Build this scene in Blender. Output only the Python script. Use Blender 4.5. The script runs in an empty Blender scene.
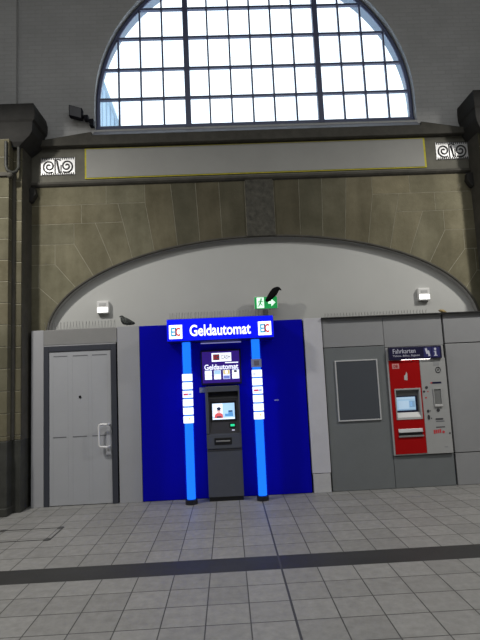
import bpy, bmesh, math, random
from mathutils import Vector, Matrix
random.seed(7)
sc = bpy.context.scene
col = sc.collection
PI = math.pi

# ------------------------------------------------------------------ materials
def mat(name, color, rough=0.6, metal=0.0, emit=None, estr=0.0, noise=None, bump=None, spec=0.5, coat=0.0):
    """noise=(scale, amount): tonal mottling of the material itself; bump=(scale, strength)"""
    m = bpy.data.materials.new(name); m.use_nodes = True
    nt = m.node_tree; b = nt.nodes['Principled BSDF']
    b.inputs['Base Color'].default_value = (*color, 1)
    b.inputs['Roughness'].default_value = rough
    b.inputs['Metallic'].default_value = metal
    b.inputs['Specular IOR Level'].default_value = spec
    b.inputs['Coat Weight'].default_value = coat
    if emit:
        b.inputs['Emission Color'].default_value = (*emit, 1)
        b.inputs['Emission Strength'].default_value = estr
    if noise or bump:
        tc = nt.nodes.new('ShaderNodeTexCoord')
    if noise:
        n = nt.nodes.new('ShaderNodeTexNoise'); n.inputs['Scale'].default_value = noise[0]
        n.inputs['Detail'].default_value = 6; n.inputs['Roughness'].default_value = 0.65
        nt.links.new(tc.outputs['Object'], n.inputs['Vector'])
        r = nt.nodes.new('ShaderNodeValToRGB')
        a = noise[1]
        r.color_ramp.elements[0].position = 0.3; r.color_ramp.elements[1].position = 0.7
        r.color_ramp.elements[0].color = (*[max(0, c * (1 - a)) for c in color], 1)
        r.color_ramp.elements[1].color = (*[min(1, c * (1 + a)) for c in color], 1)
        nt.links.new(n.outputs['Fac'], r.inputs['Fac'])
        nt.links.new(r.outputs['Color'], b.inputs['Base Color'])
    if bump:
        n2 = nt.nodes.new('ShaderNodeTexNoise'); n2.inputs['Scale'].default_value = bump[0]; n2.inputs['Detail'].default_value = 4
        nt.links.new(tc.outputs['Object'], n2.inputs['Vector'])
        bp = nt.nodes.new('ShaderNodeBump'); bp.inputs['Strength'].default_value = bump[1]; bp.inputs['Distance'].default_value = 0.01
        nt.links.new(n2.outputs['Fac'], bp.inputs['Height'])
        nt.links.new(bp.outputs['Normal'], b.inputs['Normal'])
    return m

M = {}
def D(k, *a, **kw): M[k] = mat(k, *a, **kw)
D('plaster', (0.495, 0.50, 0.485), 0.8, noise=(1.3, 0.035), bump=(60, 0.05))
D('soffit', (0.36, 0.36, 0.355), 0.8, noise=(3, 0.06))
D('hall', (0.28, 0.27, 0.25), 0.9)
D('mortar', (0.34, 0.32, 0.25), 0.9, noise=(8, 0.25))
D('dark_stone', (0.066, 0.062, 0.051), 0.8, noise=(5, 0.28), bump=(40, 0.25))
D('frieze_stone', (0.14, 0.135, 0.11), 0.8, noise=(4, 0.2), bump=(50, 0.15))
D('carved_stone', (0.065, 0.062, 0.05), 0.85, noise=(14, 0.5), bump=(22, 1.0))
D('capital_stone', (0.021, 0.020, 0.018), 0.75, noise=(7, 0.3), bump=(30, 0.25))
D('plinth_stone', (0.040, 0.041, 0.036), 0.55, noise=(5, 0.35), bump=(20, 0.1))
D('painted_board', (0.33, 0.328, 0.31), 0.7, noise=(2, 0.05))
D('yellow_border', (0.52, 0.47, 0.03), 0.7, noise=(12, 0.2))
D('sill_paint', (0.20, 0.21, 0.235), 0.6, noise=(6, 0.12))
D('window_steel', (0.085, 0.10, 0.19), 0.45)
D('reveal', (0.30, 0.36, 0.44), 0.8)
D('grille_white', (0.88, 0.88, 0.88), 0.42, metal=0.25)
D('grille_dark', (0.03, 0.03, 0.032), 0.5)
D('panel_light', (0.36, 0.365, 0.385), 0.45, noise=(2.5, 0.04))
D('panel_mid', (0.28, 0.285, 0.295), 0.42, noise=(2.2, 0.05))
D('panel_dark', (0.160, 0.173, 0.180), 0.4, noise=(2.2, 0.06))
D('panel_header', (0.23, 0.23, 0.228), 0.55, noise=(3, 0.08))
D('post_white', (0.56, 0.56, 0.60), 0.5, noise=(3, 0.06))
D('post_base', (0.50, 0.50, 0.51), 0.5, noise=(10, 0.06))
D('door_paint', (0.39, 0.40, 0.425), 0.4, noise=(2, 0.03))
D('door_frame', (0.040, 0.044, 0.058), 0.45)
D('groove', (0.15, 0.155, 0.17), 0.6)
D('groove_soft', (0.365, 0.375, 0.40), 0.45)
D('handle_white', (0.72, 0.72, 0.72), 0.25)
D('steel', (0.42, 0.42, 0.43), 0.3, metal=0.7)
D('gap', (0.018, 0.018, 0.018), 0.8)
D('board_dark', (0.070, 0.078, 0.092), 0.35)
D('alu', (0.56, 0.57, 0.58), 0.35, metal=0.2)
D('blue_panel', (0.001, 0.001, 0.42), 0.38, spec=0.12)
D('blue_sign', (0.0, 0.0, 0.45), 0.3, emit=(0.0, 0.008, 1.0), estr=0.78)
D('blue_edge', (0.002, 0.002, 0.11), 0.4)
D('lit_white', (0.9, 0.9, 0.9), 0.3, emit=(0.9, 0.93, 1.0), estr=1.25)
D('ec_cyan', (0.02, 0.35, 0.6), 0.3, emit=(0.02, 0.42, 0.72), estr=0.55)
D('ec_red', (0.6, 0.02, 0.02), 0.3, emit=(0.62, 0.015, 0.01), estr=0.6)
D('ec_navy', (0.01, 0.01, 0.1), 0.3, emit=(0.01, 0.01, 0.12), estr=0.4)
D('tube_blue', (0.02, 0.2, 0.8), 0.25, emit=(0.012, 0.20, 1.0), estr=1.0)
D('tube_base', (0.012, 0.012, 0.02), 0.35)
D('sticker', (0.85, 0.88, 0.95), 0.3, emit=(0.80, 0.88, 1.0), estr=1.15)
D('sticker_grey', (0.15, 0.17, 0.25), 0.4, emit=(0.15, 0.17, 0.25), estr=0.35)
D('mark_red', (0.6, 0.05, 0.12), 0.4, emit=(0.6, 0.12, 0.25), estr=0.6)
D('mark_blue', (0.05, 0.08, 0.5), 0.4, emit=(0.25, 0.32, 0.7), estr=0.7)
D('mark_yellow', (0.7, 0.5, 0.05), 0.4, emit=(0.75, 0.58, 0.2), estr=0.7)
D('mark_pale', (0.5, 0.5, 0.6), 0.4, emit=(0.52, 0.55, 0.68), estr=0.8)
D('mark_dark', (0.06, 0.06, 0.07), 0.4, emit=(0.08, 0.07, 0.10), estr=0.6)
D('lightbox', (0.015, 0.008, 0.10), 0.25, emit=(0.07, 0.022, 0.40), estr=0.42)
D('box_frame', (0.006, 0.005, 0.03), 0.4)
D('atm_body', (0.078, 0.085, 0.105), 0.42, noise=(8, 0.05))
D('atm_dark', (0.045, 0.045, 0.052), 0.4)
D('atm_black', (0.01, 0.01, 0.012), 0.3)
D('screen_sky', (0.3, 0.5, 0.7), 0.3, emit=(0.40, 0.62, 0.88), estr=0.9)
D('screen_white', (0.7, 0.8, 0.9), 0.3, emit=(0.80, 0.88, 1.0), estr=0.95)
D('screen_red', (0.6, 0.1, 0.1), 0.3, emit=(0.70, 0.10, 0.12), estr=0.75)
D('screen_skin', (0.6, 0.4, 0.35), 0.3, emit=(0.78, 0.52, 0.50), estr=0.8)
D('screen_dark', (0.02, 0.03, 0.06), 0.3, emit=(0.02, 0.035, 0.09), estr=0.6)
D('screen_blue', (0.1, 0.25, 0.5), 0.3, emit=(0.10, 0.33, 0.66), estr=0.75)
D('green_light', (0.02, 0.4, 0.2), 0.3, emit=(0.02, 0.75, 0.32), estr=0.9)
D('tm_navy', (0.008, 0.007, 0.042), 0.4)
D('tm_navy_tile', (0.03, 0.03, 0.14), 0.35)
D('tm_text', (0.55, 0.56, 0.66), 0.4, emit=(0.55, 0.57, 0.7), estr=0.06)
D('tm_red', (0.38, 0.002, 0.003), 0.45, spec=0.2)
D('tm_white', (0.36, 0.365, 0.365), 0.4, noise=(4, 0.03))
D('tm_pale', (0.5, 0.5, 0.5), 0.4)
D('tm_pink', (0.62, 0.30, 0.29), 0.4)
D('tm_recess', (0.17, 0.175, 0.175), 0.5)
D('tm_display', (0.25, 0.38, 0.5), 0.25, emit=(0.30, 0.47, 0.64), estr=0.62)
D('tm_display_mid', (0.2, 0.3, 0.42), 0.25, emit=(0.16, 0.30, 0.47), estr=0.62)
D('tm_display_pale', (0.3, 0.4, 0.5), 0.25, emit=(0.42, 0.58, 0.74), estr=0.62)
D('red_print', (0.55, 0.05, 0.06), 0.45)
D('strip_lamp', (0.8, 0.8, 0.8), 0.3, emit=(1.0, 0.95, 0.9), estr=7.0)
D('lamp_bar', (0.4, 0.4, 0.6), 0.3, emit=(0.42, 0.42, 0.85), estr=0.4)
D('lamp_body', (0.74, 0.74, 0.73), 0.4)
D('lamp_lens', (0.9, 0.9, 0.9), 0.3, emit=(1.0, 1.0, 0.97), estr=1.5)
D('exit_green', (0.0, 0.25, 0.06), 0.35, emit=(0.02, 0.36, 0.085), estr=0.6)
D('exit_white', (0.8, 0.95, 0.85), 0.35, emit=(0.72, 1.0, 0.80), estr=0.9)
D('black_plastic', (0.009, 0.009, 0.014), 0.7, spec=0.15)
D('spike_wire', (0.20, 0.20, 0.20), 0.45)
D('black_feather', (0.006, 0.006, 0.007), 0.8, spec=0.1)
D('beak', (0.03, 0.03, 0.03), 0.5)
D('foam', (0.36, 0.27, 0.12), 0.9, noise=(30, 0.35), bump=(40, 0.6))
D('hatch_metal', (0.05, 0.05, 0.05), 0.5)
D('ext_wall', (0.55, 0.72, 0.84), 0.7)
D('ext_line', (0.30, 0.42, 0.52), 0.7)

def pigeon_material():
    m = bpy.data.materials.new('chequered_feather'); m.use_nodes = True
    nt = m.node_tree; b = nt.nodes['Principled BSDF']; b.inputs['Roughness'].default_value = 0.7
    tc = nt.nodes.new('ShaderNodeTexCoord')
    v = nt.nodes.new('ShaderNodeTexVoronoi'); v.inputs['Scale'].default_value = 55
    nt.links.new(tc.outputs['Object'], v.inputs['Vector'])
    r = nt.nodes.new('ShaderNodeValToRGB'); r.color_ramp.interpolation = 'CONSTANT'
    r.color_ramp.elements[0].color = (0.012, 0.014, 0.014, 1)
    r.color_ramp.elements[1].position = 0.62; r.color_ramp.elements[1].color = (0.075, 0.085, 0.078, 1)
    nt.links.new(v.outputs['Distance'], r.inputs['Fac']); 
    mp = nt.nodes.new('ShaderNodeMath'); mp.operation = 'MULTIPLY'; mp.inputs[1].default_value = 1.0
    nt.links.new(v.outputs['Distance'], mp.inputs[0]); nt.links.new(mp.outputs[0], r.inputs['Fac'])
    nt.links.new(r.outputs['Color'], b.inputs['Base Color'])
    return m
M['chequered_feather'] = pigeon_material()

def stone_material():
    m = bpy.data.materials.new('sandstone'); m.use_nodes = True
    nt = m.node_tree; N = nt.nodes; L = nt.links; b = N['Principled BSDF']; b.inputs['Roughness'].default_value = 0.85
    b.inputs['Specular IOR Level'].default_value = 0.3
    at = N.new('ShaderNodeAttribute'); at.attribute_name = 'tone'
    tc = N.new('ShaderNodeTexCoord')
    n1 = N.new('ShaderNodeTexNoise'); n1.inputs['Scale'].default_value = 2.2; n1.inputs['Detail'].default_value = 8; n1.inputs['Roughness'].default_value = 0.7
    L.new(tc.outputs['Object'], n1.inputs['Vector'])
    r1 = N.new('ShaderNodeValToRGB'); r1.color_ramp.elements[0].position = 0.3; r1.color_ramp.elements[1].position = 0.72
    r1.color_ramp.elements[0].color = (0.135, 0.122, 0.075, 1); r1.color_ramp.elements[1].color = (0.235, 0.215, 0.145, 1)
    L.new(n1.outputs['Fac'], r1.inputs['Fac'])
    n2 = N.new('ShaderNodeTexNoise'); n2.inputs['Scale'].default_value = 0.9; n2.inputs['Detail'].default_value = 5
    mpp = N.new('ShaderNodeMapping'); mpp.inputs['Scale'].default_value = (3.5, 3.5, 0.7); L.new(tc.outputs['Object'], mpp.inputs['Vector']); L.new(mpp.outputs['Vector'], n2.inputs['Vector'])
    r2 = N.new('ShaderNodeValToRGB'); r2.color_ramp.elements[0].position = 0.35; r2.color_ramp.elements[1].position = 0.6
    r2.color_ramp.elements[0].color = (0.66, 0.66, 0.64, 1); r2.color_ramp.elements[1].color = (1, 1, 1, 1)
    L.new(n2.outputs['Fac'], r2.inputs['Fac'])
    mx = N.new('ShaderNodeMix'); mx.data_type = 'RGBA'; mx.blend_type = 'MULTIPLY'; mx.inputs['Factor'].default_value = 0.8
    L.new(r1.outputs['Color'], mx.inputs['A']); L.new(r2.outputs['Color'], mx.inputs['B'])
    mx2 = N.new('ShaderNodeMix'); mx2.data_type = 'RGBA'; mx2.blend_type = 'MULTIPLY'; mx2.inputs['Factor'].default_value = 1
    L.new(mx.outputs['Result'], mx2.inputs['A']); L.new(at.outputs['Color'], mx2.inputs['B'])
    L.new(mx2.outputs['Result'], b.inputs['Base Color'])
    n3 = N.new('ShaderNodeTexNoise'); n3.inputs['Scale'].default_value = 45; L.new(tc.outputs['Object'], n3.inputs['Vector'])
    bp = N.new('ShaderNodeBump'); bp.inputs['Strength'].default_value = 0.25; bp.inputs['Distance'].default_value = 0.01
    L.new(n3.outputs['Fac'], bp.inputs['Height']); L.new(bp.outputs['Normal'], b.inputs['Normal'])
    return m
M['stone'] = stone_material()

def brick_material():
    m = bpy.data.materials.new('whitewashed_brick'); m.use_nodes = True
    nt = m.node_tree; N = nt.nodes; L = nt.links; b = N['Principled BSDF']; b.inputs['Roughness'].default_value = 0.8
    tc = N.new('ShaderNodeTexCoord'); sp = N.new('ShaderNodeSeparateXYZ'); cb = N.new('ShaderNodeCombineXYZ')
    L.new(tc.outputs['Object'], sp.inputs[0]); L.new(sp.outputs['X'], cb.inputs['X']); L.new(sp.outputs['Z'], cb.inputs['Y'])
    br = N.new('ShaderNodeTexBrick'); L.new(cb.outputs[0], br.inputs['Vector'])
    br.inputs['Scale'].default_value = 1.0; br.inputs['Brick Width'].default_value = 0.21; br.inputs['Row Height'].default_value = 0.066
    br.inputs['Mortar Size'].default_value = 0.007; br.inputs['Mortar Smooth'].default_value = 0.4
    br.inputs['Color1'].default_value = (0.49, 0.49, 0.485, 1); br.inputs['Color2'].default_value = (0.52, 0.52, 0.515, 1); br.inputs['Mortar'].default_value = (0.465, 0.465, 0.46, 1)
    n = N.new('ShaderNodeTexNoise'); n.inputs['Scale'].default_value = 1.2; n.inputs['Detail'].default_value = 6; L.new(tc.outputs['Object'], n.inputs['Vector'])
    r = N.new('ShaderNodeValToRGB'); r.color_ramp.elements[0].position = 0.3; r.color_ramp.elements[1].position = 0.7
    r.color_ramp.elements[0].color = (0.86, 0.86, 0.86, 1); r.color_ramp.elements[1].color = (1, 1, 1, 1)
    L.new(n.outputs['Fac'], r.inputs['Fac'])
    mx = N.new('ShaderNodeMix'); mx.data_type = 'RGBA'; mx.blend_type = 'MULTIPLY'; mx.inputs['Factor'].default_value = 1
    L.new(br.outputs['Color'], mx.inputs['A']); L.new(r.outputs['Color'], mx.inputs['B']); L.new(mx.outputs['Result'], b.inputs['Base Color'])
    bp = N.new('ShaderNodeBump'); bp.invert = True; bp.inputs['Strength'].default_value = 0.5; bp.inputs['Distance'].default_value = 0.006
    L.new(br.outputs['Fac'], bp.inputs['Height']); L.new(bp.outputs['Normal'], b.inputs['Normal'])
    return m
M['brick'] = brick_material()

def floor_material():
    m = bpy.data.materials.new('paving_tiles'); m.use_nodes = True
    nt = m.node_tree; N = nt.nodes; L = nt.links; b = N['Principled BSDF']
    def val(v):
        return v
    def ma(op, a, b_=None, c=None):
        n = N.new('ShaderNodeMath'); n.operation = op
        for i, v in enumerate((a, b_, c)):
            if v is None: continue
            if isinstance(v, (int, float)): n.inputs[i].default_value = v
            else: L.new(v, n.inputs[i])
        return n.outputs[0]
    tc = N.new('ShaderNodeTexCoord'); sp = N.new('ShaderNodeSeparateXYZ'); L.new(tc.outputs['Object'], sp.inputs[0])
    X, Y = sp.outputs['X'], sp.outputs['Y']
    S = 0.2988; S2 = 0.306
    u = ma('DIVIDE', ma('ADD', X, 0.2157 + S * 60), S)
    vf = ma('DIVIDE', ma('ADD', Y, -4.3854 + S * 60), S)
    vb = ma('DIVIDE', ma('ADD', Y, -4.703 + S2 * 60), S2)
    back = ma('GREATER_THAN', Y, 4.54)
    v = ma('ADD', ma('MULTIPLY', vb, back), ma('MULTIPLY', vf, ma('SUBTRACT', 1.0, back)))
    def joint(c, w):
        f = ma('FRACT', c); d = ma('MINIMUM', f, ma('SUBTRACT', 1.0, f))
        return ma('LESS_THAN', d, w)
    j = ma('MAXIMUM', joint(u, 0.015), joint(v, 0.015))
    seam = ma('LESS_THAN', ma('ABSOLUTE', ma('SUBTRACT', X, 0.382)), 0.0085)
    stripe = ma('MULTIPLY', ma('GREATER_THAN', Y, 4.388), ma('LESS_THAN', Y, 4.700))
    j = ma('MULTIPLY', j, ma('SUBTRACT', 1.0, stripe))
    wn = N.new('ShaderNodeTexWhiteNoise'); wn.noise_dimensions = '2D'
    cb = N.new('ShaderNodeCombineXYZ'); L.new(ma('FLOOR', u), cb.inputs['X']); L.new(ma('FLOOR', v), cb.inputs['Y']); L.new(cb.outputs[0], wn.inputs['Vector'])
    tone = ma('ADD', 0.90, ma('MULTIPLY', wn.outputs['Value'], 0.17))
    ng = N.new('ShaderNodeTexNoise'); ng.inputs['Scale'].default_value = 13; ng.inputs['Detail'].default_value = 7; ng.inputs['Roughness'].default_value = 0.7; L.new(tc.outputs['Object'], ng.inputs['Vector'])
    dirt = ma('ADD', 0.52, ma('MULTIPLY', ng.outputs['Fac'], 0.96))
    tone = ma('MULTIPLY', tone, dirt)
    def mix(f, a, b_):
        n = N.new('ShaderNodeMix'); n.data_type = 'RGBA'
        if isinstance(f, (int, float)): n.inputs['Factor'].default_value = f
        else: L.new(f, n.inputs['Factor'])
        for k, s in (('A', a), ('B', b_)):
            if isinstance(s, tuple): n.inputs[k].default_value = (*s, 1)
            else: L.new(s, n.inputs[k])
        return n.outputs['Result']
    c = mix(stripe, (0.228, 0.226, 0.218), (0.024, 0.024, 0.024))
    vm = N.new('ShaderNodeVectorMath'); vm.operation = 'SCALE'; L.new(c, vm.inputs[0]); L.new(tone, vm.inputs['Scale'])
    c = mix(j, vm.outputs[0], (0.058, 0.057, 0.055))
    c = mix(seam, c, (0.045, 0.045, 0.048))
    L.new(c, b.inputs['Base Color'])
    L.new(ma('ADD', 0.42, ma('MULTIPLY', ng.outputs['Fac'], 0.22)), b.inputs['Roughness'])
    bp = N.new('ShaderNodeBump'); bp.invert = True; bp.inputs['Strength'].default_value = 0.6; bp.inputs['Distance'].default_value = 0.003
    L.new(ma('MAXIMUM', j, seam), bp.inputs['Height']); L.new(bp.outputs['Normal'], b.inputs['Normal'])
    return m
M['floor'] = floor_material()

def tinted_tube():
    m = bpy.data.materials.new('tinted_tube'); m.use_nodes = True
    nt = m.node_tree; N = nt.nodes; L = nt.links; b = N['Principled BSDF']; out = N['Material Output']
    b.inputs['Base Color'].default_value = (0.01, 0.05, 0.75, 1); b.inputs['Roughness'].default_value = 0.25
    t = N.new('ShaderNodeBsdfTransparent'); t.inputs['Color'].default_value = (0.06, 0.45, 1.0, 1)
    x = N.new('ShaderNodeMixShader'); x.inputs['Fac'].default_value = 0.25
    L.new(t.outputs[0], x.inputs[1]); L.new(b.outputs[0], x.inputs[2]); L.new(x.outputs[0], out.inputs['Surface'])
    return m
M['tinted_tube'] = tinted_tube()
D('tube_core', (0.1, 0.3, 0.8), 0.3, emit=(0.20, 0.46, 1.0), estr=1.35)

def glass_material():
    m = bpy.data.materials.new('window_glass'); m.use_nodes = True
    nt = m.node_tree; N = nt.nodes; L = nt.links
    N.remove(N['Principled BSDF']); out = N['Material Output']
    t = N.new('ShaderNodeBsdfTransparent'); t.inputs['Color'].default_value = (0.9, 0.94, 0.96, 1)
    g = N.new('ShaderNodeBsdfGlossy'); g.inputs['Roughness'].default_value = 0.05
    x = N.new('ShaderNodeMixShader'); x.inputs['Fac'].default_value = 0.06
    L.new(t.outputs[0], x.inputs[1]); L.new(g.outputs[0], x.inputs[2]); L.new(x.outputs[0], out.inputs['Surface'])
    return m
M['glass'] = glass_material()

# ------------------------------------------------------------------ mesh helpers
class MB:
    """collects shapes (world coordinates) into one mesh object"""
    def __init__(self): self.v = []; self.f = []; self.fm = []; self.tone = []; self.sm = []
    def add(self, vs, fs, mi=0, tone=1.0, smooth=False):
        o = len(self.v); self.v += [tuple(p) for p in vs]
        for f in fs: self.f.append([o + i for i in f]); self.fm.append(mi); self.tone.append(tone); self.sm.append(smooth)
        return self
    def box(self, x0, x1, y0, y1, z0, z1, mi=0, tone=1.0):
        vs = [(x, y, z) for z in (z0, z1) for y in (y0, y1) for x in (x0, x1)]
        return self.add(vs, [(0, 2, 3, 1), (4, 5, 7, 6), (0, 1, 5, 4), (2, 6, 7, 3), (0, 4, 6, 2), (1, 3, 7, 5)], mi, tone)
    def prism(self, poly, y0, y1, mi=0, tone=1.0):
        """poly of (x, z) extruded from y0 (front) to y1"""
        a = sum(poly[i][0] * poly[(i + 1) % len(poly)][1] - poly[(i + 1) % len(poly)][0] * poly[i][1] for i in range(len(poly)))
        if a < 0: poly = poly[::-1]
        n = len(poly)
        vs = [(x, y0, z) for x, z in poly] + [(x, y1, z) for x, z in poly]
        fs = [tuple(range(n)), tuple(range(2 * n - 1, n - 1, -1))] + [(i, n + i, n + (i + 1) % n, (i + 1) % n) for i in range(n)]
        return self.add(vs, fs, mi, tone)
    def xprism(self, poly, x0, x1, mi=0, tone=1.0):
        """poly of (y, z) extruded along x"""
        n = len(poly)
        vs = [(x0, y, z) for y, z in poly] + [(x1, y, z) for y, z in poly]
        fs = [tuple(range(n)), tuple(range(2 * n - 1, n - 1, -1))] + [(i, (i + 1) % n, n + (i + 1) % n, n + i) for i in range(n)]
        return self.add(vs, fs, mi, tone)
    def tube(self, pts, r, seg=8, mi=0, closed=False):
        pts = [Vector(p) for p in pts]; n = len(pts); rings = []
        for i, p in enumerate(pts):
            if closed: t = pts[(i + 1) % n] - pts[i - 1]
            else: t = pts[min(i + 1, n - 1)] - pts[max(i - 1, 0)]
            t.normalize()
            up = Vector((0, 1, 0)) if abs(t.y) < 0.9 else Vector((1, 0, 0))
            a = t.cross(up).normalized(); b = t.cross(a)
            rr = r[i] if isinstance(r, (list, tuple)) else r
            rings.append([p + a * (math.cos(2 * PI * k / seg) * rr) + b * (math.sin(2 * PI * k / seg) * rr) for k in range(seg)])
        vs = [q for ring in rings for q in ring]; fs = []
        m = n if closed else n - 1
        for i in range(m):
            for k in range(seg):
                a = i * seg + k; b = i * seg + (k + 1) % seg; c = ((i + 1) % n) * seg
                fs.append((a, b, c + (k + 1) % seg, c + k))
        self.add(vs, fs, mi, smooth=True)
        if not closed: self.add(rings[0], [tuple(range(seg))[::-1]], mi); self.add(rings[-1], [tuple(range(seg))], mi)
        return self
    def cyl(self, x, y, z0, z1, r, seg=32, mi=0, r1=None):
        r1 = r if r1 is None else r1
        vs = [(x + r * math.cos(2 * PI * k / seg), y + r * math.sin(2 * PI * k / seg), z0) for k in range(seg)] + [(x + r1 * math.cos(2 * PI * k / seg), y + r1 * math.sin(2 * PI * k / seg), z1) for k in range(seg)]
        self.add(vs, [(k, (k + 1) % seg, seg + (k + 1) % seg, seg + k) for k in range(seg)], mi, smooth=True)
        return self.add(vs, [tuple(range(seg))[::-1], tuple(range(seg, 2 * seg))], mi)
    def disc(self, x, z, y0, y1, rx, rz=None, seg=24, mi=0):
        rz = rx if rz is None else rz
        return self.prism([(x + rx * math.cos(2 * PI * k / seg), z + rz * math.sin(2 * PI * k / seg)) for k in range(seg)], y0, y1, mi)
    def arcband(self, x, y, r, a0, a1, z0, z1, th=0.003, seg=8, mi=0):
        """curved sticker around a vertical tube; angles in radians, -pi/2 faces the hall"""
        vs = []; fs = []
        for i in range(seg + 1):
            a = a0 + (a1 - a0) * i / seg
            for rr in (r, r + th):
                for z in (z0, z1): vs.append((x + rr * math.cos(a), y + rr * math.sin(a), z))
        for i in range(seg):
            o = 4 * i; p = o + 4
            fs += [(o + 2, p + 2, p + 3, o + 3), (o, o + 1, p + 1, p), (o, p, p + 2, o + 2), (o + 1, o + 3, p + 3, p + 1)]
        fs += [(0, 2, 3, 1), (4 * seg, 4 * seg + 1, 4 * seg + 3, 4 * seg + 2)]
        return self.add(vs, fs, mi)
    def build(self, name, mats, parent=None, bevel=0, loc=None):
        me = bpy.data.meshes.new(name)
        off = Vector((0, 0, 0))
        p = parent
        while p is not None: off += p.location; p = p.parent
        if loc is not None: off = Vector(loc)
        me.from_pydata([Vector(v) - off for v in self.v], [], self.f)
        if not isinstance(mats, (list, tuple)): mats = [mats]
        for m in mats: me.materials.append(M[m])
        me.polygons.foreach_set('material_index', self.fm)
        me.polygons.foreach_set('use_smooth', self.sm)
        if any(t != 1.0 for t in self.tone):
            ca = me.color_attributes.new('tone', 'FLOAT_COLOR', 'CORNER')
            for pl in me.polygons:
                t = self.tone[pl.index]; t = t if isinstance(t, tuple) else (t, t, t)
                for li in pl.loop_indices: ca.data[li].color = (*t, 1)
        elif mats == ['stone']:
            ca = me.color_attributes.new('tone', 'FLOAT_COLOR', 'CORNER')
            for d in ca.data: d.color = (1, 1, 1, 1)
        me.update()
        bm = bmesh.new(); bm.from_mesh(me); bmesh.ops.recalc_face_normals(bm, faces=bm.faces); bm.to_mesh(me); bm.free()
        o = bpy.data.objects.new(name, me); col.objects.link(o)
        if parent: o.parent = parent
        elif loc is not None: o.location = loc
        if bevel:
            md = o.modifiers.new('bevel', 'BEVEL'); md.width = bevel; md.segments = 2; md.limit_method = 'ANGLE'; md.angle_limit = math.radians(40)
        return o

def tag(o, label, cat, group=None):
    o['label'] = label; o['category'] = cat
    if group: o['group'] = group
    return o
def empty(name, loc):
    o = bpy.data.objects.new(name, None); o.location = loc; o.empty_display_size = 0.1; col.objects.link(o); return o
def thing(name, label, cat, loc, group=None): return tag(empty(name, loc), label, cat, group)
def struct(o, label=None):
    o['kind'] = 'structure'
    if label: o['label'] = label
    return o
def copy_tree(o, parent=None):
    c = o.copy(); col.objects.link(c); c.parent = parent
    for ch in list(o.children): copy_tree(ch, c)
    return c
def text(name, s, x0, x1, z0, z1, y, material, parent, bold=0.0, depth=0.003):
    """lettering fitted to a rectangle on a plane facing the hall"""
    cu = bpy.data.curves.new(name, 'FONT'); cu.body = s; cu.size = 1; cu.offset = bold; cu.resolution_u = 3
    ob = bpy.data.objects.new(name, cu); col.objects.link(ob)
    dg = bpy.context.evaluated_depsgraph_get(); me0 = bpy.data.meshes.new_from_object(ob.evaluated_get(dg))
    xs = [v.co.x for v in me0.vertices]; ys = [v.co.y for v in me0.vertices]
    ax, bx, ay, by = min(xs), max(xs), min(ys), max(ys)
    mb = MB(); vs = [(x0 + (v.co.x - ax) / (bx - ax) * (x1 - x0), y, z0 + (v.co.y - ay) / (by - ay) * (z1 - z0)) for v in me0.vertices]
    mb.add(vs, [tuple(p.vertices) for p in me0.polygons])
    bpy.data.objects.remove(ob); bpy.data.curves.remove(cu); bpy.data.meshes.remove(me0)
    o = mb.build(name, material, parent)
    md = o.modifiers.new('thickness', 'SOLIDIFY'); md.thickness = depth; md.offset = 0
    return o

# ------------------------------------------------------------------ camera
F = 498.385; pitch, roll, yaw = 0.116755187, -0.0462410617, 0.0294287796
cy, sy, cp, sp_, cr, sr = math.cos(yaw), math.sin(yaw), math.cos(pitch), math.sin(pitch), math.cos(roll), math.sin(roll)
fw = Vector((sy * cp, cy * cp, sp_)); rt = Vector((cy, -sy, 0)); up = rt.cross(fw)
r2 = cr * rt + sr * up; u2 = -sr * rt + cr * up
cam = bpy.data.cameras.new('camera'); cam.sensor_fit = 'VERTICAL'; cam.sensor_height = 36; cam.sensor_width = 27
cam.lens = F / 640 * 36; cam.clip_end = 200
co = bpy.data.objects.new('camera', cam); col.objects.link(co)
co.matrix_world = Matrix(((r2.x, u2.x, -fw.x, 0), (r2.y, u2.y, -fw.y, 0), (r2.z, u2.z, -fw.z, 1.6), (0, 0, 0, 1)))
sc.camera = co

# ------------------------------------------------------------------ the setting
WX0, WX1, BY, CZ = -7.5, 8.7, -7.0, 9.6        # the hall
WY = 7.15; NY = 7.25; CX = 0.585               # stone wall plane, niche plane, axis of the bay
PL, PR = -2.775, 3.79                          # inner edges of the piers

struct(MB().box(WX0, WX1, BY, 7.9, -0.08, 0).build('floor', 'floor'))
struct(MB().box(WX0, WX1, BY, 7.9, CZ, CZ + 0.1).build('ceiling', 'hall'))
struct(MB().box(WX0 - 0.1, WX0, BY, 7.9, 0, CZ).build('wall_left', 'hall'))
struct(MB().box(WX1, WX1 + 0.1, BY, 7.9, 0, CZ).build('wall_right', 'hall'))
struct(MB().box(WX0, WX1, BY - 0.1, BY, 0, CZ).build('wall_back', 'hall'))
struct(MB().box(WX0, WX1, NY, 7.75, 0, 4.9).build('wall_niche', 'plaster'))

# upper brick wall with the arched window opening
WCX, WR, WZ0, WZC = 0.61, 2.45, 5.40, 5.80
def arch_pts(r, n=48): return [(WCX + r * math.cos(a), WZC + r * math.sin(a)) for a in [PI * k / n for k in range(n + 1)]]
def wall_with_arch(name, m, y0, y1, r, z0, x0, x1, z_top, zs):
    mb = MB(); P = arch_pts(r)           # right -> left
    mb.box(x0, WCX - r, y0, y1, z0, WZC); mb.box(WCX + r, x1, y0, y1, z0, WZC)
    if zs > z0: mb.box(WCX - r, WCX + r, y0, y1, z0, zs)
    mb.box(x0, WCX - r, y0, y1, WZC, z_top); mb.box(WCX + r, x1, y0, y1, WZC, z_top)
    for (xa, za), (xb, zb) in zip(P, P[1:]): mb.prism([(xb, zb), (xa, za), (xa, z_top), (xb, z_top)], y0, y1)
    return mb
struct(wall_with_arch('w', 'brick', WY, 7.34, WR, 4.9, WX0, WX1, CZ, WZ0).build('wall_upper', 'brick'))
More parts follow.
